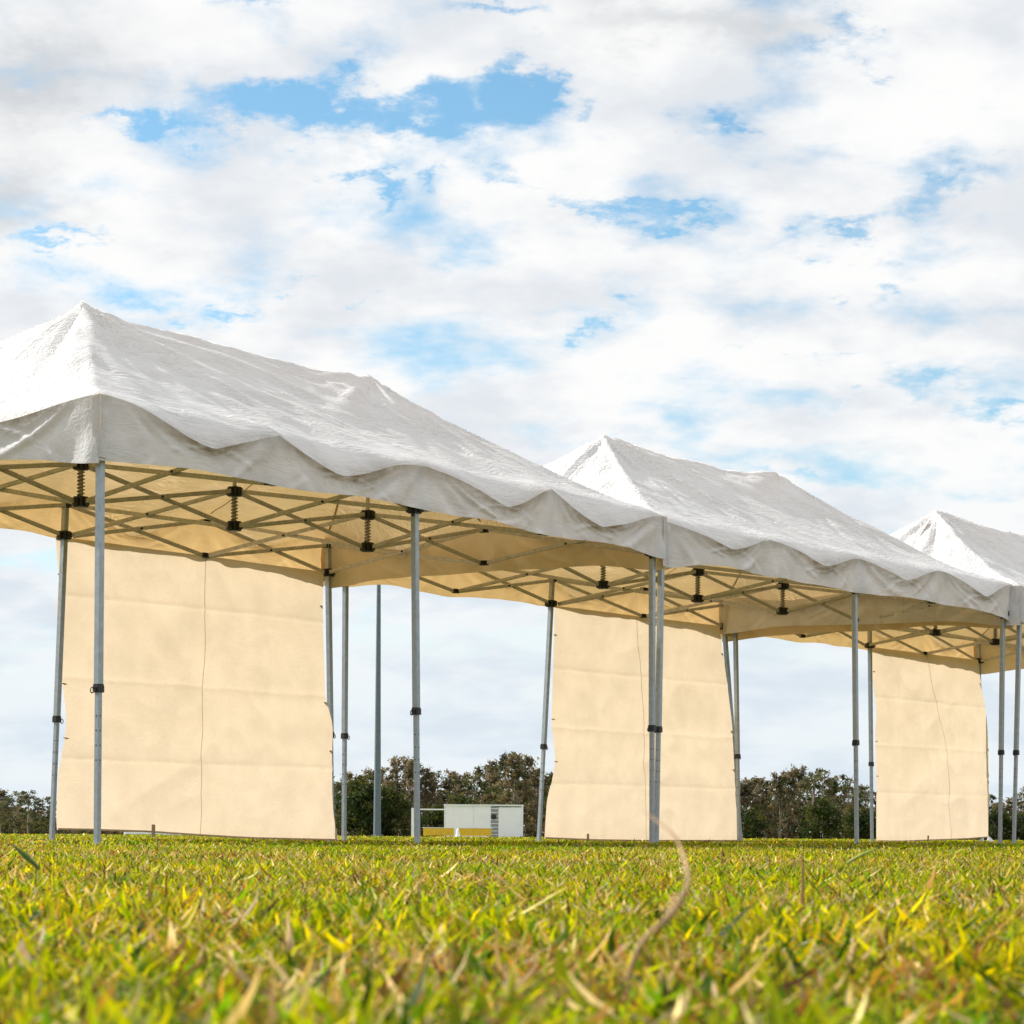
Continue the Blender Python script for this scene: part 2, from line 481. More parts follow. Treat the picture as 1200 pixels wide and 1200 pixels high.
def build_canopy(tent, seed, he, loc_near):
    rf = Roof(seed, he, .92 if loc_near else .78)
    OV = .062
    na, nb = 241, 121
    a = np.linspace(0, 6, na); b = np.linspace(0, 3, nb)
    A, Bb = np.meshgrid(a, b, indexing='ij')
    Zr = rf.height(A, Bb)
    # overhang: push border outward
    bulge_f = edge_profile(a, rf.df, rf.nf)[1]; bulge_b = edge_profile(a, rf.db, rf.nb)[1]
    bulge_l = edge_profile(b, rf.dl, rf.nl)[1]; bulge_r = edge_profile(b, rf.dr, rf.nr)[1]
    fall = lambda d: np.clip(1 - d / .30, 0, 1) ** 2
    Yc = Bb - (OV + .24 * bulge_f[:, None]) * fall(Bb) + (OV + .24 * bulge_b[:, None]) * fall(3 - Bb)
    Xc = A - (OV + .24 * bulge_l[None]) * fall(A) + (OV + .24 * bulge_r[None]) * fall(6 - A)
    co = np.stack([Xc, Yc, Zr], -1)
    me = np_mesh('canopy', co.reshape(-1, 3), [grid_faces(na, nb)], [M_roof], {'grime': (.45 * np.clip(1 - np.minimum(np.minimum(A, 6 - A), np.minimum(Bb, 3 - Bb)) / .06, 0, 1) * (.3 + fbm(A * 3, Bb * 3, 3))).ravel()})
    can = link_mesh('canopy', me, tent)
    # valances
    NR = 16
    for k, (edge, s, n_out, seedv) in enumerate(((co[:, 0], a, (0, -1), 0), (co[:, -1], a, (0, 1), 20), (co[0, :], b, (-1, 0), 40), (co[-1, :], b, (1, 0), 60))):
        L = s[-1]
        r_ = np.linspace(0, 1, NR)
        hs = s / (B / 2); tt = np.abs(hs - np.round(hs)) * 2        # 0 at supports
        zb = 2.115 + .028 * (fbm(s * 1.1 + seedv + rf.off[0], s * 0 + 3, 3) - .5) * 2 - .014 * (1 - tt) + he - 2.41 - (.055 if k == 3 else 0)
        zb -= .045 * (np.exp(-(s / .35) ** 2) + np.exp(-((L - s) / .35) ** 2))
        zt = edge[:, 2]
        S2, R2 = np.meshgrid(s, r_, indexing='ij')
        Zv = zt[:, None] * (1 - r_)[None] + zb[:, None] * r_[None]
        # folds fan down from every support
        near = np.round(S2 / (B / 2)) * (B / 2); fan = (S2 - near) / (.25 + R2)
        out = .022 * (vnoise(fan * 7 + near * 13 + seedv, R2 * 1.3 + rf.off[1]) - .5) * 2 * np.sin(np.clip(R2 * 1.3, 0, 1) * math.pi / 2)
        out += .030 * (fbm(S2 * 1.7 + seedv + rf.off[2], R2 * 1.2 + 7, 2) - .5) * R2
        out += .006 * (ridge(S2 * 5 + seedv, R2 * 2 + S2 * 1.5 + rf.off[3], 2) - .5) * np.clip(R2 * 5, 0, 1)
        # creases running down both sides from the lowest point of every scallop
        for q0 in range(len(s) // 60):
            i0 = q0 * 60; dipi = i0 + int(np.argmin(zt[i0:i0 + 61])); sd_ = s[dipi]
            for sg, sp in ((-1, .30 + .25 * vnoise(q0 * 3.3 + seedv, 1.5)), (1, .30 + .25 * vnoise(q0 * 5.1 + seedv, 7.5))):
                x_ = (S2 - sd_) - sg * (R2 ** .8) * sp
                out += .013 * (np.exp(-(x_ / .030) ** 2) - .8 * np.exp(-((x_ - sg * .055) / .035) ** 2)) * np.clip(R2 * 6, 0, 1) * (1 - .6 * R2)
        # slack rolls under the fold where the eave sags, drawn back to plumb below
        sl = (zt - he)[:, None]
        out += sl * .16 * np.sin(np.clip(R2 * 1.15, 0, 1) * math.pi / 2)
        env = np.clip(S2 / .05, 0, 1) * np.clip((L - S2) / .05, 0, 1)
        out = np.maximum(out * (.15 + .85 * env), -.012)
        Xv = edge[:, 0][:, None] + n_out[0] * out; Yv = edge[:, 1][:, None] + n_out[1] * out
        cv = np.stack([Xv, Yv, Zv], -1)
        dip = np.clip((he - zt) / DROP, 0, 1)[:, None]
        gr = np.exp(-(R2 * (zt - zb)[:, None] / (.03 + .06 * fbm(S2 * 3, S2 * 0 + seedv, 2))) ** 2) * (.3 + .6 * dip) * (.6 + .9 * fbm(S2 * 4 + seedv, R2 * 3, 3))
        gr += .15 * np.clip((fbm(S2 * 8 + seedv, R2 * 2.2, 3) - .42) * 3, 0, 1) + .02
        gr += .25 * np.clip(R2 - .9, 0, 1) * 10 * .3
        me = np_mesh('valance', cv.reshape(-1, 3), [grid_faces(len(s), NR, k in (0, 3))], [M_val], {'grime': np.clip(gr, 0, 1).ravel()})
        link_mesh('valance', me, can)
    # corner reinforcement, folded over both valances
    for (ca, cb, ia, ib) in ((0, 0, 0, 0), (6, 0, -1, 0), (0, 3, 0, -1), (6, 3, -1, -1)):
        c0 = co[ia, ib]; sx = -1 if ca == 0 else 1; sy = -1 if cb == 0 else 1
        zt = c0[2] + .003; zb = 2.075 + he - 2.41 - (.055 if ca == 6 else 0)
        zz = np.linspace(zt, zb, 14); k_ = np.linspace(0, 1, 14)
        prof = [np.c_[c0[0] - sx * .055 + 0 * zz, c0[1] + sy * (.006 + .004 * np.sin(k_ * 7)), zz - .022 * (1 - k_)], np.c_[c0[0] + sx * .006 + 0 * zz, c0[1] + sy * .006 + 0 * zz, zz],
                np.c_[c0[0] + sx * (.006 + .003 * np.sin(k_ * 5)), c0[1] - sy * .05 + 0 * zz, zz - .018 * (1 - k_)]]
        cc = np.stack(prof, 1).reshape(-1, 3)
        link_mesh('corner_strip', np_mesh('corner_strip', cc, [grid_faces(14, 3, sx * sy > 0)], [M_val], {'grime': np.repeat(np.clip(.1 + .5 * fbm(zz * 9 + ca + cb, zz * 3, 3), 0, 1), 3)}, smooth=False), can)
    # seam tapes under the hips and from the peaks to the mid eaves
    for pk in (1.5, 4.5):
        ends = [(pk, .05), (pk, 2.95)] + ([(.05, .05), (.05, 2.95), (.05, 1.5)] if pk < 3 else [(5.95, .05), (5.95, 2.95), (5.95, 1.5)])
        for (ex, ey) in ends:
            t = np.linspace(.12, 1, 40)
            x = pk + (ex - pk) * t; y = 1.5 + (ey - 1.5) * t
            d = np.array([ex - pk, ey - 1.5]); d = d / np.hypot(*d); nrm = np.array([-d[1], d[0]]) * .008
            z0 = rf.height(x + nrm[0], y + nrm[1]) - .012; z1 = rf.height(x - nrm[0], y - nrm[1]) - .012
            cc = np.stack([np.c_[x + nrm[0], y + nrm[1], z0], np.c_[x - nrm[0], y - nrm[1], z1]], 1)
            link_mesh('seam', np_mesh('seam', cc.reshape(-1, 3), [grid_faces(40, 2)], [M_seam]), can)
    return rf


# shared frame meshes
def bracket_mesh(wd=.072, ht=.06):
    m = MB()
    m.box((0, 0, 0), (wd, wd, ht), 0, .01)
    for dx, dy in ((1, 0), (-1, 0), (0, 1), (0, -1)):
        m.box((dx * (wd / 2 + .011), dy * (wd / 2 + .011), 0), (.024 if dx else .034, .024 if dy else .034, ht * .72), 0, .004)
    return m.mesh('bracket', M_black)
ME_BR = bracket_mesh()
ME_BRS = bracket_mesh(.045, .034)
ME_HUB = bracket_mesh(.072, .066)
def spring_mesh():
    m = MB()
    pts = []
    for i in range(8 * 10 + 1):
        t = i / 10
        pts.append(((.021) * math.cos(t * 2 * math.pi), .021 * math.sin(t * 2 * math.pi), .175 * i / 80))
    m.tube(pts, .0052, 5)
    return m.mesh('spring', M_spring)
ME_SPRING = spring_mesh()
def collar_mesh():
    m = MB()
    m.box((0, 0, 0), (.052, .052, .036), 0, .008)
    m.box((0, 0, .022), (.046, .046, .012), 0, .006)
    m.box((-.031, 0, -.002), (.014, .022, .024), 0, .003)
    return m.mesh('collar', M_black)
ME_COL = collar_mesh()
def ring_mesh():
    m = MB()
    m.tube([(.015 * math.cos(t), 0, .015 * math.sin(t)) for t in np.linspace(0, 2 * math.pi, 15)], .003, 6, cap=False)
    return m.mesh('pull_ring', M_black)
ME_RING = ring_mesh()
def put(me, name, parent, loc, rz=0):
    o = link_mesh(name, me, parent); o.location = loc; o.rotation_euler = (0, 0, rz); return o


def build_leg(tent, top, foot, ring_dir=math.pi):
    """telescopic leg: square outer tube above, thinner inner tube below the collar"""
    t = Vector((top[0], top[1], 2.385)); f = Vector((foot[0], foot[1], 0.0))
    at = lambda z: t + (f - t) * ((t.z - z) / (t.z - f.z))
    m = MB(); m.prism(at(.85), t, .040, .040, 0, .004)
    leg = m.build('leg', tent, M_leg)
    m = MB(); m.prism(at(.006), at(.85), .031, .031, 0, .003)
    for i, z in enumerate((.70, .62, .54, .46)):
        p = at(z)
        for sx, sy in ((0, -1), (-1, 0)):
            q0 = p + Vector((sx * .0145, sy * .0145, 0)); q1 = p + Vector((sx * .0165, sy * .0165, 0))
            m.tube([q0, q1], .0045, 8, 1)
    m.build('inner_tube', leg, M_leg, M_black)
    p = at(.845)
    put(ME_COL, 'collar', leg, p, ring_dir + math.pi)
    put(ME_RING, 'pull_ring', leg, p + Vector((math.cos(ring_dir), math.sin(ring_dir), 0)) * .05 + Vector((0, 0, -.008)), ring_dir)
    m = MB(); p = at(0); m.box((p.x, p.y, .004), (.085, .085, .006), 0, .01); m.build('foot_plate', leg, M_leg)
    put(ME_BRS, 'top_bracket', leg, at(2.345))
    put(ME_BR, 'slider_bracket', leg, at(2.135))
    m = MB(); p = at(2.10); m.box((p.x + .026 * math.cos(ring_dir), p.y + .026 * math.sin(ring_dir), p.z), (.014, .014, .028), 0, .003)
    m.build('lock_pin', leg, M_black)
    return leg


def build_tent(loc, yaw, he, seed, legs, label):
    tent = empty('canopy_tent', loc, yaw)
    tag(tent, label, 'tent', 'white canopy tents standing in a row')
    rf = build_canopy(tent, seed, he, loc[1] < 16)
    for (a, b), (ta, fa) in legs.items():
        build_leg(tent, (ta, b), (fa, b), math.pi if b < 1 else 0)
    # scissor trusses: every half bay carries an X of two bars
    node = {}
    for i in range(5):
        for j in range(3):
            corner = i in (0, 2, 4) and j in (0, 2)
            inner = j == 1 and i in (1, 2, 3)
            node[i, j] = (2.345 if corner or inner else 2.385, 2.135 if not inner else 2.115)
            if not corner and not inner:
                x, y = i * 1.5, j * 1.5
                ax = (1, 0) if j in (0, 2) else (0, 1)
                for z in node[i, j]:
                    m = MB()
                    m.box((0, 0, 0), (.07 if ax[0] else .04, .07 if ax[1] else .04, .036), 0, .006)
                    inn = (0, 1) if j == 0 else (0, -1) if j == 2 else (1, 0) if i == 0 else (-1, 0)
                    m.box((inn[0] * .03, inn[1] * .03, 0), (.03, .03, .028), 0, .004)
                    m.build('truss_bracket', tent, M_black).location = (x, y, z)
    segs = [((i, j), (i + 1, j)) for j in (0, 1, 2) for i in range(4)] + [((i, j), (i, j + 1)) for i in (0, 1, 2, 3, 4) for j in (0, 1)]
    for p, q in segs:
        P = Vector((p[0] * 1.5, p[1] * 1.5, 0)); Q = Vector((q[0] * 1.5, q[1] * 1.5, 0))
        inn = Vector((0, 0, 0))
        if p[1] == q[1] != 1: inn = Vector((0, .012 if p[1] == 0 else -.012, 0))
        if p[0] == q[0] in (0, 4): inn = Vector((.012 if p[0] == 0 else -.012, 0, 0))
        P += inn; Q += inn
        d = (Q - P).normalized(); side = Vector((-d.y, d.x, 0))
        for sgn, (z0, z1) in ((1, (node[p][0], node[q][1])), (-1, (node[p][1], node[q][0]))):
            a0 = P + d * .045 + side * .009 * sgn + Vector((0, 0, z0)); a1 = Q - d * .045 + side * .009 * sgn + Vector((0, 0, z1))
            m = MB(); m.prism(a0, a1, .014, .029, 0, .003, up=(0, 0, 1))
            c = (a0 + a1) / 2
            m.tube([c, c + side * .015 * sgn], .0085, 8, 1)
            m.build('truss_bar', tent, M_truss, M_black)
    # the three sprung posts that push the roof up
    for i in (1, 2, 3):
        x = i * 1.5
        zt = float(rf.height(np.array([x]), np.array([1.5]))[0]) - .07
        m = MB(); m.prism((x, 1.5, 2.09), (x, 1.5, zt), .022, .022, 0, .003)
        post = m.build('roof_post', tent, M_truss)
        put(ME_HUB, 'bracket', post, (x, 1.5, 2.345)); put(ME_HUB, 'bracket', post, (x, 1.5, 2.115))
        put(ME_SPRING, 'spring', post, (x, 1.5, 2.15))
    return rf


TENTS = [
    ((-2.2526, 14.3213, 0), .992, 2.425, 3, {(0, 0): (.015, .008), (3, 0): (2.958, 3.015), (6, 0): (5.965, 5.99), (0, 3): (0, 0), (3, 3): (2.985, 2.865), (6, 3): (6.008, 6.09)},
     'nearest and largest white canopy tent, its roof cut by the left edge of the photo'),
    ((1.1015, 19.5838, 0), .959, 2.408, 11, {(0, 0): (-.01, -.06), (3, 0): (3.03, 3.108), (6, 0): (5.975, 5.945), (0, 3): (0, 0), (3, 3): (2.965, 2.776), (6, 3): (5.96, 6.355)},
     'middle white canopy tent of the row, whose corner leg stands beside the nearest tent leg'),
    ((4.6681, 24.4974, 0), .9854, 2.395, 23, {(0, 0): (.07, -.04), (3, 0): (3, 3.03), (6, 0): (6, 6), (0, 3): (.05, .165), (3, 3): (3.085, 3.18), (6, 3): (6.0, 6.15)},
     'farthest white canopy tent of the row, cut off by the right edge of the photo'),
]
for t in TENTS: build_tent(*t)

# ------------------------------------------------------------------ hanging side walls
WALLS = [
    dict(tent=0, L=[(.07, 2.925), (.09, 2.905), (.153, 2.905), (.51, 2.93), (.69, 2.985), (.87, 3.01), (1.106, 2.961), (1.343, 2.945), (1.578, 2.9), (1.697, 2.895), (1.848, 2.93), (1.935, 2.905), (2.13, 2.885)],
         Rr=[(.0, 6.185), (.143, 6.12), (.313, 6.09), (.707, 6.08), (.878, 6.095), (.959, 6.085), (1.125, 5.99), (1.53, 5.965), (1.8, 5.947), (2.044, 5.954), (2.13, 5.955)],
         seam=[(.03, 4.475), (1.18, 4.494), (2.1, 4.504)], bot=[(2.9, .080), (3.3, .076), (3.85, .066), (4.48, .040), (5.12, .019), (6.2, .005)],
         cre=[.578, 1.145, 1.735], seed=2, flap=None,
         label='cream canvas side wall of the nearest tent, widest one, with a straight centre seam'),
    dict(tent=1, L=[(.03, 2.864), (.392, 2.901), (.585, 2.994), (.739, 3.033), (1.044, 2.965), (1.581, 2.983), (2.08, 3.004), (2.13, 3.0)],
         Rr=[(.01, 6.352), (.396, 6.246), (.652, 6.226), (1.161, 6.169), (1.581, 6.063), (2.064, 5.924), (2.13, 5.91)],
         seam=[(0, 4.615), (1.1, 4.542), (2.1, 4.424)], bot=[(2.85, .03), (3.7, .01), (4.6, 0.004), (6.4, .006)],
         cre=[.526, 1.027, 1.559], seed=5, flap=None,
         label='cream canvas side wall of the middle tent, seen behind the pair of front legs'),
    dict(tent=2, L=[(.015, 3.287), (.622, 3.279), (1.0, 3.25), (1.226, 3.235), (1.415, 3.28), (1.736, 3.178), (2.032, 3.152), (2.13, 3.14)],
         Rr=[(.018, 6.322), (.17, 6.322), (.475, 6.343), (1.083, 6.333), (1.486, 6.251), (1.833, 6.096), (2.03, 6.018), (2.13, 5.99)],
         seam=[(.02, 5.199), (.95, 5.114), (1.717, 4.728), (2.1, 4.52)], bot=[(3.2, .006), (4.0, .003), (4.685, .016), (5.4, .03), (6.4, .062)],
         cre=[.549, 1.063, 1.586], seed=9, flap=None,
         label='cream canvas side wall of the farthest tent, with a slanting seam and lifted right corner'),
]
def build_wall(w):
    loc, yaw = TENTS[w['tent']][:2]
    root = empty('side_wall', loc, yaw)
    # base of the thing: move the empty to the wall foot
    off = Vector((4.5, 3.0, 0)); rm = Matrix.Rotation(yaw, 3, 'Z')
    root.location = Vector(loc) + rm @ off
    tag(root, w['label'], 'tent wall', 'canvas walls hung at the back of the tents')
    soft = lambda key: (lambda z: sum(np.interp(np.asarray(z) + dz, *zip(*w[key])) for dz in np.linspace(-.09, .09, 13)) / 13)
    # the cloth hangs outside its left leg and inside its right one
    slL, slR = ((1.07, 1.33), (1.47, 1.7), (2.06, 2.3))[w['tent']]
    f0, f1, fS = soft('L'), soft('Rr'), soft('seam')
    vR = .04 if w['tent'] < 2 else .085
    fL = lambda z: f0(z) + .05 * slL
    fR = lambda z: f1(z) - vR * slR
    fB = lambda s: np.interp(s, *zip(*w['bot']))
    sd = w['seed']
    def depth(s, z):
        s = np.asarray(s, float); z = np.asarray(z, float)
        k = (s - fL(z)) / (fR(z) - fL(z))
        env = np.clip(4.5 * k * (1 - k), 0.04, 1)
        v = 3.05 - (.05 + vR) * np.clip(k, 0, 1)
        v = v + .07 * (fbm(s * .8 + sd * 7, z * .9 + sd, 2) - .5) * .7 * np.clip((2.15 - z) / .4, 0, 1) * env
        v = v + .03 * env * (fbm(s * 3.2 + sd, z * .45, 2) - .5)
        v = v + .034 * env * (ridge(s * 1.6 + z * 1.2 + sd * 3, z * 1.7 - s * .8, 2) - .5)
        for i, zc in enumerate(w['cre']):
            wob = zc + .018 * (fbm(s * 1.5 + i * 5 + sd, s * 0, 2) - .5)
            v = v + (.006 if i % 2 else -.006) * np.exp(-np.abs(z - wob) / .018)
        for i, q_ in enumerate((.25, .5, .75)):
            sc = 2.95 + 3.1 * q_
            v = v + .004 * (1 if i % 2 else -1) * np.exp(-np.abs(s - sc) / .05)
        return v
    def dirt(s, z):
        d = np.zeros_like(s)
        for i, zc in enumerate(w['cre']):
            wob = zc + .018 * (fbm(s * 1.5 + i * 5 + sd, s * 0, 2) - .5)
            d += .5 * np.exp(-((z - wob) / .008) ** 2) * np.clip(fbm(s * 2.6 + i * 9 + sd, z * 0 + i, 3) - .36, 0, 1) * 2
        d += .22 * np.clip(fbm(s * 2.2 + sd, z * 2.2, 4) - .52, 0, 1) * 2
        d += .30 * np.exp(-(z / .06) ** 2)
        return np.clip(d, 0, 1)
    NZ = 150; NS = 64
    for half in (0, 1):
        kk = np.linspace(0, 1, NS); hh = np.linspace(0, 1, NZ)
        K, H = np.meshgrid(kk, hh, indexing='ij')
        z = H * 2.13
        for _ in range(2):
            s0 = fL(z) if half == 0 else fS(z); s1 = fS(z) if half == 0 else fR(z)
            s = s0 + (s1 - s0) * K
            zb = fB(s)
            z = zb + (2.13 - zb) * H
        v = depth(s, z)
        co = np.stack([s - off.x, v - off.y, z], -1).reshape(-1, 3)
        link_mesh('fabric_panel', np_mesh('fabric_panel', co, [grid_faces(NS, NZ)], [M_wall], {'grime': dirt(s, z).ravel()}), root)
    # stitched seam between the two widths of cloth
    z = np.linspace(float(fB(fS(0.0))) + .003, 2.12, 80); s = fS(z)
    prof = []
    for ds, dv in ((-.0024, .001), (-.0016, -.002), (.0016, -.002), (.0024, .001)):
        prof.append(np.c_[s + ds - off.x, depth(s, z) + dv - off.y, z])
    co = np.stack(prof, 1).reshape(-1, 3)
    link_mesh('seam', np_mesh('seam', co, [grid_faces(80, 4)], [M_wall], {'grime': np.full(320, .2)}), root)
    # bottom hem, a doubled roll of cloth
    s = np.linspace(float(fL(.07)) + .01, float(fR(.03)) - .01, 90); zb = fB(s)
    m = MB(); m.tube(np.c_[s - off.x, depth(s, zb + .01) - off.y, zb + .008], .007, 6); m.build('hem', root, M_wall)
    # edge turned back behind the cloth
    if w['flap']:
        z = np.linspace(*w['flap'], 60)
        wd = (.02 + .045 * np.clip(np.sin((z - w['flap'][0]) / (w['flap'][1] - w['flap'][0]) * math.pi) * fbm(z * 4 + sd, z * 0, 2) * 1.5, 0, 1))
        k = np.linspace(0, 1, 8)
        Zz, Kk = np.meshgrid(z, k, indexing='ij')
        ss = fL(Zz) + .034 + wd[:, None] * Kk
        co = np.stack([ss - off.x, depth(ss, Zz) + .012 + .012 * Kk - off.y, Zz], -1).reshape(-1, 3)
        link_mesh('edge_flap', np_mesh('edge_flap', co, [grid_faces(60, 8)], [M_wall], {'grime': np.zeros(480)}), root)
    # straps round the legs and peg loops at the foot
    for z0 in (.72, 1.1, 1.86):
        for edge, side in ((fL, -1), (fR, 1)):
            s0 = float(edge(z0))
            m = MB(); m.prism((s0 - off.x - side * .03, float(depth(np.array(s0), np.array(z0))) - off.y - .004, z0), (s0 - off.x + side * .03, .02, z0 + .004), .022, .004, 0, up=(0, 0, 1))
            m.build('strap', root, M_strap)
    for s0 in (3.93,) if w['tent'] == 0 else (4.62,) if w['tent'] == 2 else (3.6,):
        zb = float(fB(s0)); v0 = float(depth(np.array(s0), np.array(zb + .02))) - off.y
        m = MB(); m.box((s0 - off.x, v0 - .012, zb + .015), (.035, .006, .09), 0, .001); m.build('peg_loop', root, M_strap)
    if w['tent'] == 2:
        m = MB()
        m.add([(6.20 - off.x, -.06, .075), (6.34 - off.x, -.07, .012), (6.16 - off.x, -.08, .0), (6.19 - off.x, -.05, .08), (6.35 - off.x, -.055, .014), (6.16 - off.x, -.06, .0)],
              [(0, 1, 2), (5, 4, 3), (0, 3, 4, 1), (1, 4, 5, 2), (2, 5, 3, 0)])
        m.build('corner_tab', root, M_white)
for w in WALLS: build_wall(w)

# ------------------------------------------------------------------ far field: pole, shelter, benches
def at_px(px, Yd): return (px - 600) / 3097.3 * Yd
def gz(x, y): return float(ground_z(np.array([x]), np.array([y]))[0])

x = at_px(442, 80); z0 = gz(x, 80)
t = empty('light_pole', (x, 80, z0))
tag(t, 'tall slim grey tapering pole beyond the nearest tent, left of its middle leg', 'pole')
m = MB(); m.tube([(0, 0, 0), (0, 0, 4), (0, 0, 9.5)], [.115, .085, .05], 12); m.build('shaft', t, M_pole)
m = MB(); m.box((0, 0, .02), (.4, .4, .04), 0, .02)
for sx in (-1, 1):
    for sy in (-1, 1): m.tube([(sx * .15, sy * .15, .04), (sx * .15, sy * .15, .09)], .02, 6)
m.build('base_plate', t, M_pole)

D = 140.0; PX = D / 3097.3
sx0 = at_px(522, D); zs = gz(sx0, D)
t = empty('field_shelter', (sx0, D, zs), 0)
tag(t, 'low white field shelter with a grey slatted strip before the far trees', 'shelter')
hgt = 1.74; W1 = 91 * PX
def part(name, lo, hi, material, parent, bev=.004):
    m = MB(); m.prism(((lo[0] + hi[0]) / 2, (lo[1] + hi[1]) / 2, lo[2]), ((lo[0] + hi[0]) / 2, (lo[1] + hi[1]) / 2, hi[2]), hi[0] - lo[0], hi[1] - lo[1], 0, bev)
    return m.build(name, parent, material)
part('wall_panel', (0, 0, 0), (33 * PX - .006, .05, hgt - .06), M_white, t)
part('wall_panel', (33 * PX + .006, 0, 0), (53 * PX, .05, hgt - .06), M_white, t)
lv = part('louvre_panel', (53 * PX + .005, .03, 0), (62 * PX - .005, .05, hgt - .14), M_grey, t)
for k in range(16):
    m = MB(); m.prism((53 * PX + .01, .005, .06 + k * .098), (62 * PX - .01, .005, .06 + k * .098), .045, .035, 0, .004, up=(0, 0, 1)); m.build('slat', lv, M_white if k % 2 else M_grey)
m = MB(); m.tube([(56.5 * PX, -.03, 1.1), (56.5 * PX, .0, 1.1)], .15, 14); m.build('speaker_disc', t, M_black)
part('end_panel', (62 * PX, -.01, 0), (W1 - .1, .05, hgt - .14), M_white, t)
part('corner_post', (W1 - .095, -.03, 0), (W1, .07, hgt - .062), M_white, t)
part('corner_post', (-.07, -.03, 0), (-.005, .07, hgt - .062), M_white, t)
part('roof_edge', (-.1, -.06, hgt - .055), (W1 + .03, .9, hgt + .01), M_white, t)
part('back_wall', (0, .8, 0), (W1, .86, hgt - .062), M_white, t)
part('rail', (-35 * PX, -.02, hgt - .3), (-.075, .05, hgt - .23), M_white, t)
part('corner_post', (-40 * PX, -.05, 0), (-35.2 * PX, .08, hgt - .2), M_white, t)

xb = at_px(496, 137); t = empty('bench', (xb, 137, gz(xb, 137)))
tag(t, 'low yellow bench board in front of the white field shelter', 'bench')
P2 = 137 / 3097.3
part('seat_board', (0, 0, .08), (36 * P2, .06, .47), M_yellow, t)
part('seat_board', (42 * P2, 0, .08), (80 * P2, .06, .47), M_yellow, t)
part('top_rail', (-.05, -.03, .475), (80 * P2 + .03, .1, .505), M_white, t)
for k in (2, 34, 44, 78): part('leg', (k * P2 - .03, .065, 0), (k * P2 + .03, .13, .47), M_white, t)
xm = at_px(536.5, 134); t = empty('marker_cone', (xm, 134, gz(xm, 134)))
tag(t, 'small white marker cone standing in front of the yellow bench', 'cone')
m = MB(); m.tube([(0, 0, .04), (0, 0, .25), (0, 0, .46)], [.11, .085, .03], 12); m.build('cone_body', t, M_white)
m = MB(); m.box((0, 0, .02), (.3, .3, .035), 0, .02); m.build('base', t, M_white)

xb = at_px(146, 70); P3 = 70 / 3097.3; t = empty('white_rail', (xb, 70, gz(xb, 70)))
tag(t, 'low white rail on the grass seen through the gap under the nearest side wall', 'rail')
part('top_board', (0, 0, .045), (67 * P3, .05, .10), M_white, t)
for k in (0, 12, 46, 66): part('leg', (k * P3 - .03, .055, 0), (k * P3 + .035, .1, .095), M_white, t)
part('end_board', (46 * P3, -.01, .0), (67 * P3, -.002, .043), M_white, t)

# ------------------------------------------------------------------ trees
def crown_mesh(name, seed, h, rad, kind):
    """leaf faces gathered in clumps; h height, rad half width. kind: 0 scrubby brown, 1 dense dark green, 2 olive loose"""
    r = np.random.default_rng(seed)
    ncl = {0: 84, 1: 60, 2: 58}[kind]; per = {0: 24, 1: 46, 2: 24}[kind]
    th = r.random(ncl) * 2 * math.pi; u = r.random(ncl)
    zz = .12 + .88 * u ** .8 if kind != 1 else u
    if kind == 1: env = np.sqrt(np.clip(1 - (2 * zz - .9) ** 2 / 1.3, .05, 1))
    elif kind == 2: env = .35 + .65 * np.sin(np.clip(zz, 0, 1) * math.pi) ** .7
    else: env = .98 - .62 * zz ** 1.5 + .16 * np.sin(zz * 9 + seed)
    rr = rad * env * np.sqrt(r.random(ncl)) * (.8 + .5 * r.random(ncl))
    cen = np.c_[rr * np.cos(th), rr * np.sin(th), zz * h * .96]
    csz = (.27 if kind != 1 else .4) * (.6 + .8 * r.random(ncl)) * (rad / 1.6)
    C = np.repeat(cen, per, 0); sz = np.repeat(csz, per)
    p = C + r.normal(size=C.shape) * sz[:, None] * np.array([.62, .62, .45])
    p[:, 2] = np.clip(p[:, 2], .05, None)
    n = len(p)
    d1 = r.normal(size=(n, 3)); d1 /= np.linalg.norm(d1, axis=1)[:, None]
    d2 = np.cross(d1, r.normal(size=(n, 3))); d2 /= np.linalg.norm(d2, axis=1)[:, None]
    s = (.05 + .10 * r.random(n))[:, None]
    a = d1 * s * 1.6; b_ = d2 * s * .6
    co = np.stack([p - a, p + b_, p + a, p - b_], 1).reshape(-1, 3)
    f = np.arange(4 * n).reshape(-1, 4)
    pal = {0: [(.14, .12, .085), (.19, .155, .115), (.09, .105, .05), (.12, .10, .07)],
           1: [(.028, .05, .014), (.04, .065, .018), (.022, .036, .014), (.06, .07, .02)],
           2: [(.085, .105, .055), (.065, .085, .042), (.12, .12, .08), (.08, .08, .05)]}[kind]
    cc = np.array(pal)[r.integers(0, 4, ncl)]
    cc = np.repeat(cc, per, 0) * (.7 + .6 * r.random((n, 1)))
    return np_mesh(name, co, [f], [M_leaf], {'tint': np.repeat(cc, 4, 0)}, smooth=False)
def trunk_mesh(seed, h, rad, kind):
    r = random.Random(seed); m = MB()
    stems = 1 if kind == 1 else 2
    for s_ in range(stems):
        bx = r.uniform(-.3, .3); dx, dy = r.uniform(-.5, .5), r.uniform(-.5, .5)
        pts = [Vector((bx + dx * t * t + r.uniform(-.08, .08), dy * t * t, t * h * .93)) for t in (0, .25, .5, .75, 1)]
        m.tube(pts, [.11, .09, .065, .045, .015], 6)
        for _ in range(9):
            k = r.uniform(.25, .95); i = min(3, int(k * 4)); p = pts[i].lerp(pts[i + 1], k * 4 - i)
            an = r.uniform(0, 2 * math.pi); L = rad * r.uniform(.5, 1.0) * (1.25 - k)
            e = p + Vector((math.cos(an) * L, math.sin(an) * L, r.uniform(.3, .9)))
            m.tube([p, p.lerp(e, .5) + Vector((0, 0, .06)), e], [.035, .025, .009], 5)
    return m.mesh('trunk', M_bark)
PROTO = {}
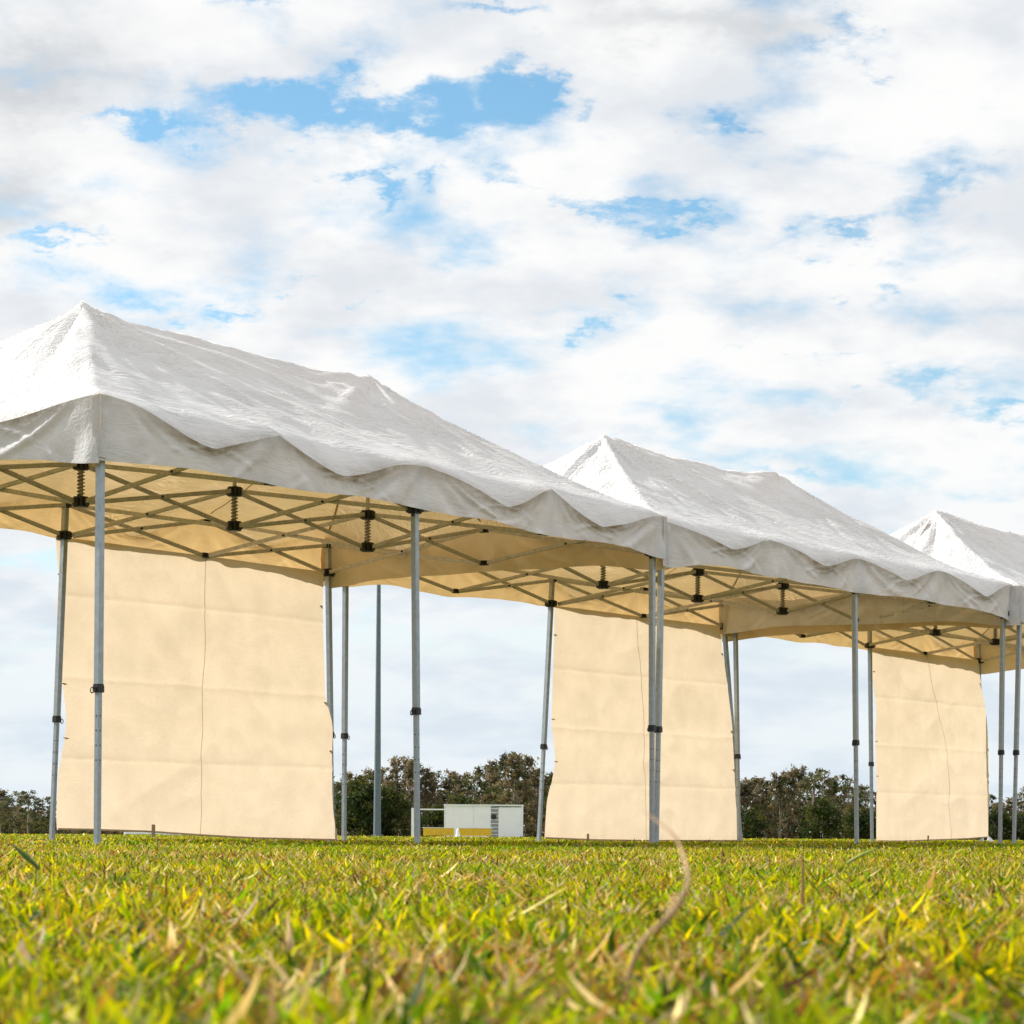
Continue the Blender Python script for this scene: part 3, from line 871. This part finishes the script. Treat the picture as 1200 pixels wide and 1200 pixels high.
for kind, n in ((0, 6), (1, 3), (2, 4)):
    for i in range(n):
        h = {0: 6.5, 1: 3.4, 2: 6.8}[kind]; rad = {0: 1.7, 1: 1.9, 2: 1.5}[kind]
        sd = kind * 20 + i + 1
        PROTO[kind, i] = (trunk_mesh(sd, h, rad, kind), crown_mesh('crown', sd, h, rad, kind), h)
NP = {0: 6, 1: 3, 2: 4}
KNAME = {0: 'scrub_tree', 1: 'bushy_tree', 2: 'gum_tree'}
LOOK = {0: 'brown thin-leaved scrub tree', 1: 'low dark green bushy tree', 2: 'loose olive gum tree'}
PLACE = {0: 'in the far wood at the left edge of the photo', 1: 'in the far wood between the nearest and middle side walls',
         2: 'in the far wood between the middle and farthest side walls', 3: 'in the far wood right of the farthest side wall'}
GRP = {0: 'trees of the far wood at left', 1: 'trees of the far wood behind the white shelter', 2: 'trees of the far wood right of centre', 3: 'trees of the far wood at the right edge'}
tr = random.Random(5)
MADE = []
def tree(px, top, kind, zone, Yd=None, label=None):
    Yd = Yd or tr.uniform(205, 235)
    x = at_px(px, Yd); z = gz(x, Yd)
    hor = 974.85 + (px - 600) * roll
    H = (hor - top) / 3097.3 * Yd + CZ - z
    tm, cm, h = PROTO[kind, tr.randrange(NP[kind])]
    o = empty(KNAME[kind], (x, Yd, z), tr.uniform(0, 6.28))
    k = H / h; wsc = tr.uniform(.85, 1.15) * (.55 + .45 * k)
    o.scale = (wsc, wsc, k)
    tag(o, label or (LOOK[kind] + ' ' + PLACE[zone]), 'tree', GRP[zone] + ', ' + LOOK[kind])
    link_mesh('trunk', tm, o); link_mesh('crown', cm, o)
    if not label: MADE.append((zone, kind, px, o))
TOPS = {0: [(-25, 935), (2, 933), (18, 930), (33, 934), (50, 938), (66, 942), (85, 936)],
        1: [(378, 905), (394, 908), (410, 908), (425, 900), (441, 903), (456, 902), (470, 894), (484, 896), (499, 895), (514, 902), (528, 901), (541, 898),
            (555, 900), (568, 896), (580, 897), (603, 887), (616, 893), (628, 902), (640, 905), (655, 903)],
        2: [(850, 905), (862, 908), (874, 913), (886, 908), (897, 905), (912, 915), (925, 908), (938, 905), (951, 902), (964, 905), (975, 903), (988, 906), (1002, 922), (1014, 928), (1030, 926)],
        3: [(1145, 928), (1158, 930), (1170, 933), (1182, 931), (1194, 929), (1208, 926), (1225, 928)]}
for zn, lst in TOPS.items():
    for px, top in lst:
        kind = 2 if tr.random() < (.25 if zn != 2 else .5) else 0
        if zn == 0: kind = 0 if tr.random() < .6 else 2
        tree(px, top + tr.uniform(-11, 7), kind, zn)
for px, top in ((598, 879),): tree(px, top, 2, 1, 212, 'tallest loose gum tree of the far wood, above the right end of the white shelter')
tree(965, 938, 1, 2, 200, 'round dark green bushy tree left of the third front leg, before the far wood')
tree(421, 917, 1, 1, 198, 'very dark green bushy tree just left of the tall grey pole')
tree(456, 925, 1, 1, 199, 'very dark green bushy tree just right of the tall grey pole')
for px, top in ((535, 936), (510, 950), (560, 945)): tree(px, top, 1, 1, 203)
for px, top in ((873, 950), (1008, 948)): tree(px, top, 1, 2, 202)
for px, top in ((1200, 955), (1165, 950)): tree(px, top, 1, 3, 202)

ORD = 'first second third fourth fifth sixth seventh eighth ninth tenth eleventh twelfth thirteenth fourteenth fifteenth sixteenth seventeenth eighteenth'.split()
SHORT = {0: 'in the wood at the left edge', 1: 'behind the white shelter', 2: 'right of the middle side wall', 3: 'right of the farthest side wall'}
for zn in range(4):
    for kd in range(3):
        row = sorted([m_ for m_ in MADE if m_[0] == zn and m_[1] == kd], key=lambda m_: m_[2])
        for i, m_ in enumerate(row):
            m_[3]['label'] = (ORD[i] + ' ' if len(row) > 1 else '') + LOOK[kd] + (' from the left ' if len(row) > 1 else ' ') + SHORT[zn]

def woodland():
    n = 52000
    r = rng
    px = r.uniform(-260, 1460, n); Yd = r.uniform(222, 262, n)
    tops = sorted([p for l in TOPS.values() for p in l] + [(-260, 935), (130, 930), (250, 915), (330, 905), (700, 900), (780, 905), (1080, 925), (1400, 930)])
    top = np.interp(px, *zip(*tops)) + np.where(px < 120, 12, 32) + 22 * (fbm(px * .055, Yd * .12, 3) - .35)
    hor = 974.85 + (px - 600) * roll
    z0 = ground_z(px * 0, Yd)
    H = np.clip((hor - top) / 3097.3 * Yd - z0 + CZ, .5, None)
    z = z0 + H * r.random(n) ** 1.15
    x = (px - 600) / 3097.3 * Yd
    p = np.c_[x, Yd, z]
    d1 = r.normal(size=(n, 3)); d1 /= np.linalg.norm(d1, axis=1)[:, None]
    d2 = np.cross(d1, r.normal(size=(n, 3))); d2 /= np.linalg.norm(d2, axis=1)[:, None]
    s = (.07 + .18 * r.random(n))[:, None]
    a = d1 * s * 1.5; b_ = d2 * s * .8
    co = np.stack([p - a, p + b_, p + a, p - b_], 1).reshape(-1, 3)
    cl = fbm(px * .05 + 5, z * .6, 3)
    pal = np.array([(.075, .06, .042), (.04, .05, .022), (.095, .072, .05), (.055, .062, .032)])
    cc = pal[np.clip((cl * 6 - 1).astype(int), 0, 3)] * (.6 + .8 * r.random((n, 1)))
    o = link_mesh('woodland', np_mesh('woodland', co, [np.arange(4 * n).reshape(-1, 4)], [M_leaf], {'tint': np.repeat(cc, 4, 0)}, smooth=False))
    tag(o, 'dense brown and green wood closing the far side of the field', 'wood', kind='stuff')
woodland()

# ------------------------------------------------------------------ grass
def blades(pos, length, width, lean, az, curve, col, nseg=3, twist=None):
    """vectorised curved tapering blades -> verts, quads, tris, colours"""
    n = len(pos)
    t = np.linspace(0, 1, nseg + 1)
    dirh = np.c_[np.cos(az), np.sin(az), np.zeros(n)]
    side = np.c_[-np.sin(az), np.cos(az), np.zeros(n)]
    if twist is not None: side = side * np.cos(twist)[:, None] + dirh * np.sin(twist)[:, None]
    pts = [pos]; p = pos
    for i in range(nseg):
        ang = lean + curve * (i + .5) / nseg
        st = (dirh * np.sin(ang)[:, None] + np.array([0, 0, 1]) * np.cos(ang)[:, None]) * (length / nseg)[:, None]
        p = p + st; pts.append(p)
    vs = []
    for i in range(nseg):
        wd = width * (.75 + .25 * (i == 1)) * (1 - (t[i]) ** 2.5)
        vs += [pts[i] - side * wd[:, None] / 2, pts[i] + side * wd[:, None] / 2]
    vs.append(pts[-1])
    V = np.stack(vs, 1)                       # n, 2*nseg+1, 3
    m_ = 2 * nseg + 1
    base = (np.arange(n) * m_)[:, None]
    quads = np.concatenate([base + np.array([[2 * i, 2 * i + 1, 2 * i + 3, 2 * i + 2]]) for i in range(nseg - 1)], 0) if nseg > 1 else np.zeros((0, 4), int)
    tris = base + np.array([[m_ - 3, m_ - 2, m_ - 1]])
    C = np.repeat(col[:, None], m_, 1)
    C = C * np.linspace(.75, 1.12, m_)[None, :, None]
    return V.reshape(-1, 3), quads, tris, C.reshape(-1, 3)
GREENS = np.array([(.24, .30, .002), (.35, .36, .002), (.12, .25, .003), (.46, .40, .003), (.30, .345, .002), (.035, .09, .004)])
STRAWS = np.array([(.55, .40, .21), (.42, .26, .11), (.75, .58, .40), (.24, .11, .035), (.12, .05, .015), (.40, .20, .03)])
def scatter(d0, d1, n, margin, lmin, lmax, wd, nseg, straw, flatf, seed):
    r = np.random.default_rng(seed)
    y = np.sqrt(r.uniform(0, 1, n) * ((d1 + 2) ** 2 - (d0 + 2) ** 2) + (d0 + 2) ** 2) - 2
    if isinstance(margin, tuple):      # the strips of lawn to either side of the near ground
        x = r.choice([-1, 1], n) * (.2 * y + r.uniform(*margin, n))
    else:
        x = r.uniform(-1, 1, n) * (.2 * y + margin)
    # tufts: pull most blades towards scattered tuft centres
    nt_ = max(50, n // 22); ti = r.integers(0, nt_, n)
    pull = (r.random(n) < .8)
    tsz = .010 + .0022 * y
    x = np.where(pull, x[ti] + r.normal(size=n) * tsz, x); y = np.where(pull, y[ti] + r.normal(size=n) * tsz, y)
    cl = fbm(x / .10 + 33, y / .16 + 8, 3); cl2 = fbm(x / .35 + 3, y / .7 + 80, 3)
    dead = r.random(n) < straw * (.35 + 1.5 * np.clip((cl2 - .35) * 2.4, 0, 1.4))
    L = r.uniform(lmin, lmax, n) * (.35 + 1.2 * cl)
    lean = np.abs(r.normal(size=n)) * .6 + .1; curve = r.uniform(.0, 1.8, n)
    flat = r.random(n) < np.where(dead, .75, flatf)
    lean = np.where(flat, r.uniform(1.0, 1.62, n), lean); curve = np.where(flat, r.uniform(-.9, .4, n), curve)
    L = np.where(flat, L * r.uniform(.6, 1.5, n), L)
    w = wd * np.exp(r.normal(size=n) * .42) * np.where(dead, .8, 1)
    z = ground_z(x, y) + np.where(flat, r.uniform(.2, 1.15, n) * lmin * .95, 0) - .002
    ci = r.integers(0, 6, n)
    shift = (fbm(x / .5 + 60, y / 1.0 + 20, 3) - .5)[:, None]
    green = GREENS[ci] * (.5 + .85 * r.random((n, 1))) * (1 + shift * np.array([1.0, .25, 0]))
    col = np.where(dead[:, None], STRAWS[ci] * (.6 + .7 * r.random((n, 1))), green)
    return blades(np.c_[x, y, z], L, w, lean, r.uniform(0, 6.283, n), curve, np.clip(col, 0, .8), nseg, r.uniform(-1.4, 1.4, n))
def build_grass():
    zones = [(.42, 1.1, 16000, .35, .013, .036, .0046, 3, .20, .25, 1), (1.1, 2.6, 60000, .5, .011, .032, .0038, 3, .20, .25, 2),
             (2.6, 6, 130000, .7, .010, .029, .0034, 3, .22, .25, 3), (6, 13, 150000, 1.2, .011, .028, .0046, 2, .22, .2, 4),
             (13, 32, 120000, 2.5, .013, .030, .009, 2, .18, .15, 5), (32, 100, 70000, 6, .02, .045, .03, 2, .15, .1, 6),
             (.42, 1.1, 1000, .35, .014, .030, .0042, 3, 9, .9, 7), (1.1, 3, 5200, .5, .012, .034, .0036, 3, 9, .9, 8), (3, 9, 12000, .9, .012, .034, .0040, 3, 9, .9, 9),
             (.2, 1.1, 14000, (.3, 1.5), .013, .036, .0050, 2, .25, .25, 12), (1.1, 2.6, 30000, (.45, 1.6), .012, .034, .0048, 2, .25, .25, 13),
             (2.6, 6, 36000, (.65, 1.8), .012, .032, .0052, 2, .25, .25, 14), (6, 13, 24000, (1.15, 2.4), .013, .032, .007, 2, .25, .2, 15),
             (.8, 4, 160, .5, .03, .055, .005, 3, .1, .2, 10), (4, 14, 500, 1.2, .03, .05, .006, 3, .25, .2, 11)]
    V = []; Q = []; T = []; C = []; n0 = 0
    for z in zones:
        v, q_, t_, c = scatter(*z)
        V.append(v); Q.append(q_ + n0); T.append(t_ + n0); C.append(c); n0 += len(v)
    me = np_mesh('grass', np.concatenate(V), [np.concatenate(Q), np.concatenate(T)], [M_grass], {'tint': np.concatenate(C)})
    tag(link_mesh('grass', me), 'short mown yellow-green grass mixed with dry straw', 'grass', kind='stuff')
build_grass()

# single stalks that stand out of the turf
def stalk(name, pts, rad, colr, label, cat, leaf=None):
    m_ = simple(name + '_skin', colr, .6, 0, .25, 60)
    base = Vector(pts[0])
    o = empty(name, base); tag(o, label, cat)
    # smooth the polyline
    P = [Vector(p) - base for p in pts]; out = []
    for i in range(len(P) - 1):
        p0 = P[max(i - 1, 0)]; p1 = P[i]; p2 = P[i + 1]; p3 = P[min(i + 2, len(P) - 1)]
        for k in range(6):
            t = k / 6
            out.append(.5 * ((2 * p1) + (p2 - p0) * t + (2 * p0 - 5 * p1 + 4 * p2 - p3) * t * t + (3 * p1 - p0 - 3 * p2 + p3) * t ** 3))
    out.append(P[-1])
    rr = np.interp(np.linspace(0, 1, len(out)), np.linspace(0, 1, len(rad)), rad)
    m = MB(); m.tube(out, list(rr), 7); m.build('stem', o, m_)
    if leaf:
        for (p, q, w) in leaf:
            p = Vector(p) - base; q = Vector(q) - base; c = (p + q) / 2 + Vector((0, 0, .004)); s = (q - p).cross(Vector((0, 0, 1))).normalized() * w / 2
            mm = MB(); mm.add([p - s * .3, p + s * .3, c + s, c - s, q], [(0, 1, 2, 3), (3, 2, 4)]); mm.build('leaf', o, m_)
def pt(px, py, d):
    xx = (px - 600) / 3097.3; h = (974.85 - py) / 3097.3
    return ((xx * cr - h * sr) * d, d, CZ + (xx * sr + h * cr) * d)
stalk('dry_grass_stalk', [pt(735, 1150, 1.12), pt(752, 1105, 1.12), pt(788, 1070, 1.13), pt(806, 1035, 1.14), pt(800, 1000, 1.16), pt(786, 975, 1.17), pt(752, 950, 1.19)],
      [.0013, .0012, .0015, .0010, .0009, .0006, .0002], (.36, .21, .10), 'long curled dry grass stalk rising before the pair of legs of the middle tents', 'grass stalk',
      [(pt(806, 1043, 1.14), pt(776, 1078, 1.11), .0022), (pt(752, 1105, 1.12), pt(712, 1132, 1.09), .0026)])
stalk('grass_blade', [pt(46, 1018, 2.6), pt(30, 1003, 2.6), pt(12, 988, 2.6)], [.0016, .0030, .0004], (.07, .14, .025), 'broad dark green grass blade leaning left in front of the nearest side wall', 'grass blade')
stalk('grass_blade', [pt(992, 1012, 3.2), pt(1010, 1002, 3.2), pt(1028, 994, 3.2)], [.0016, .0024, .0004], (.30, .36, .06), 'pale green grass blade lying low in front of the farthest side wall', 'grass blade')
stalk('dry_grass_stalk', [pt(940, 1060, 2.2), pt(941, 1025, 2.2), pt(940, 1000, 2.2)], [.0016, .0014, .0008], (.30, .16, .06), 'thin upright brown grass stalk below the wood right of the middle side wall', 'grass stalk')
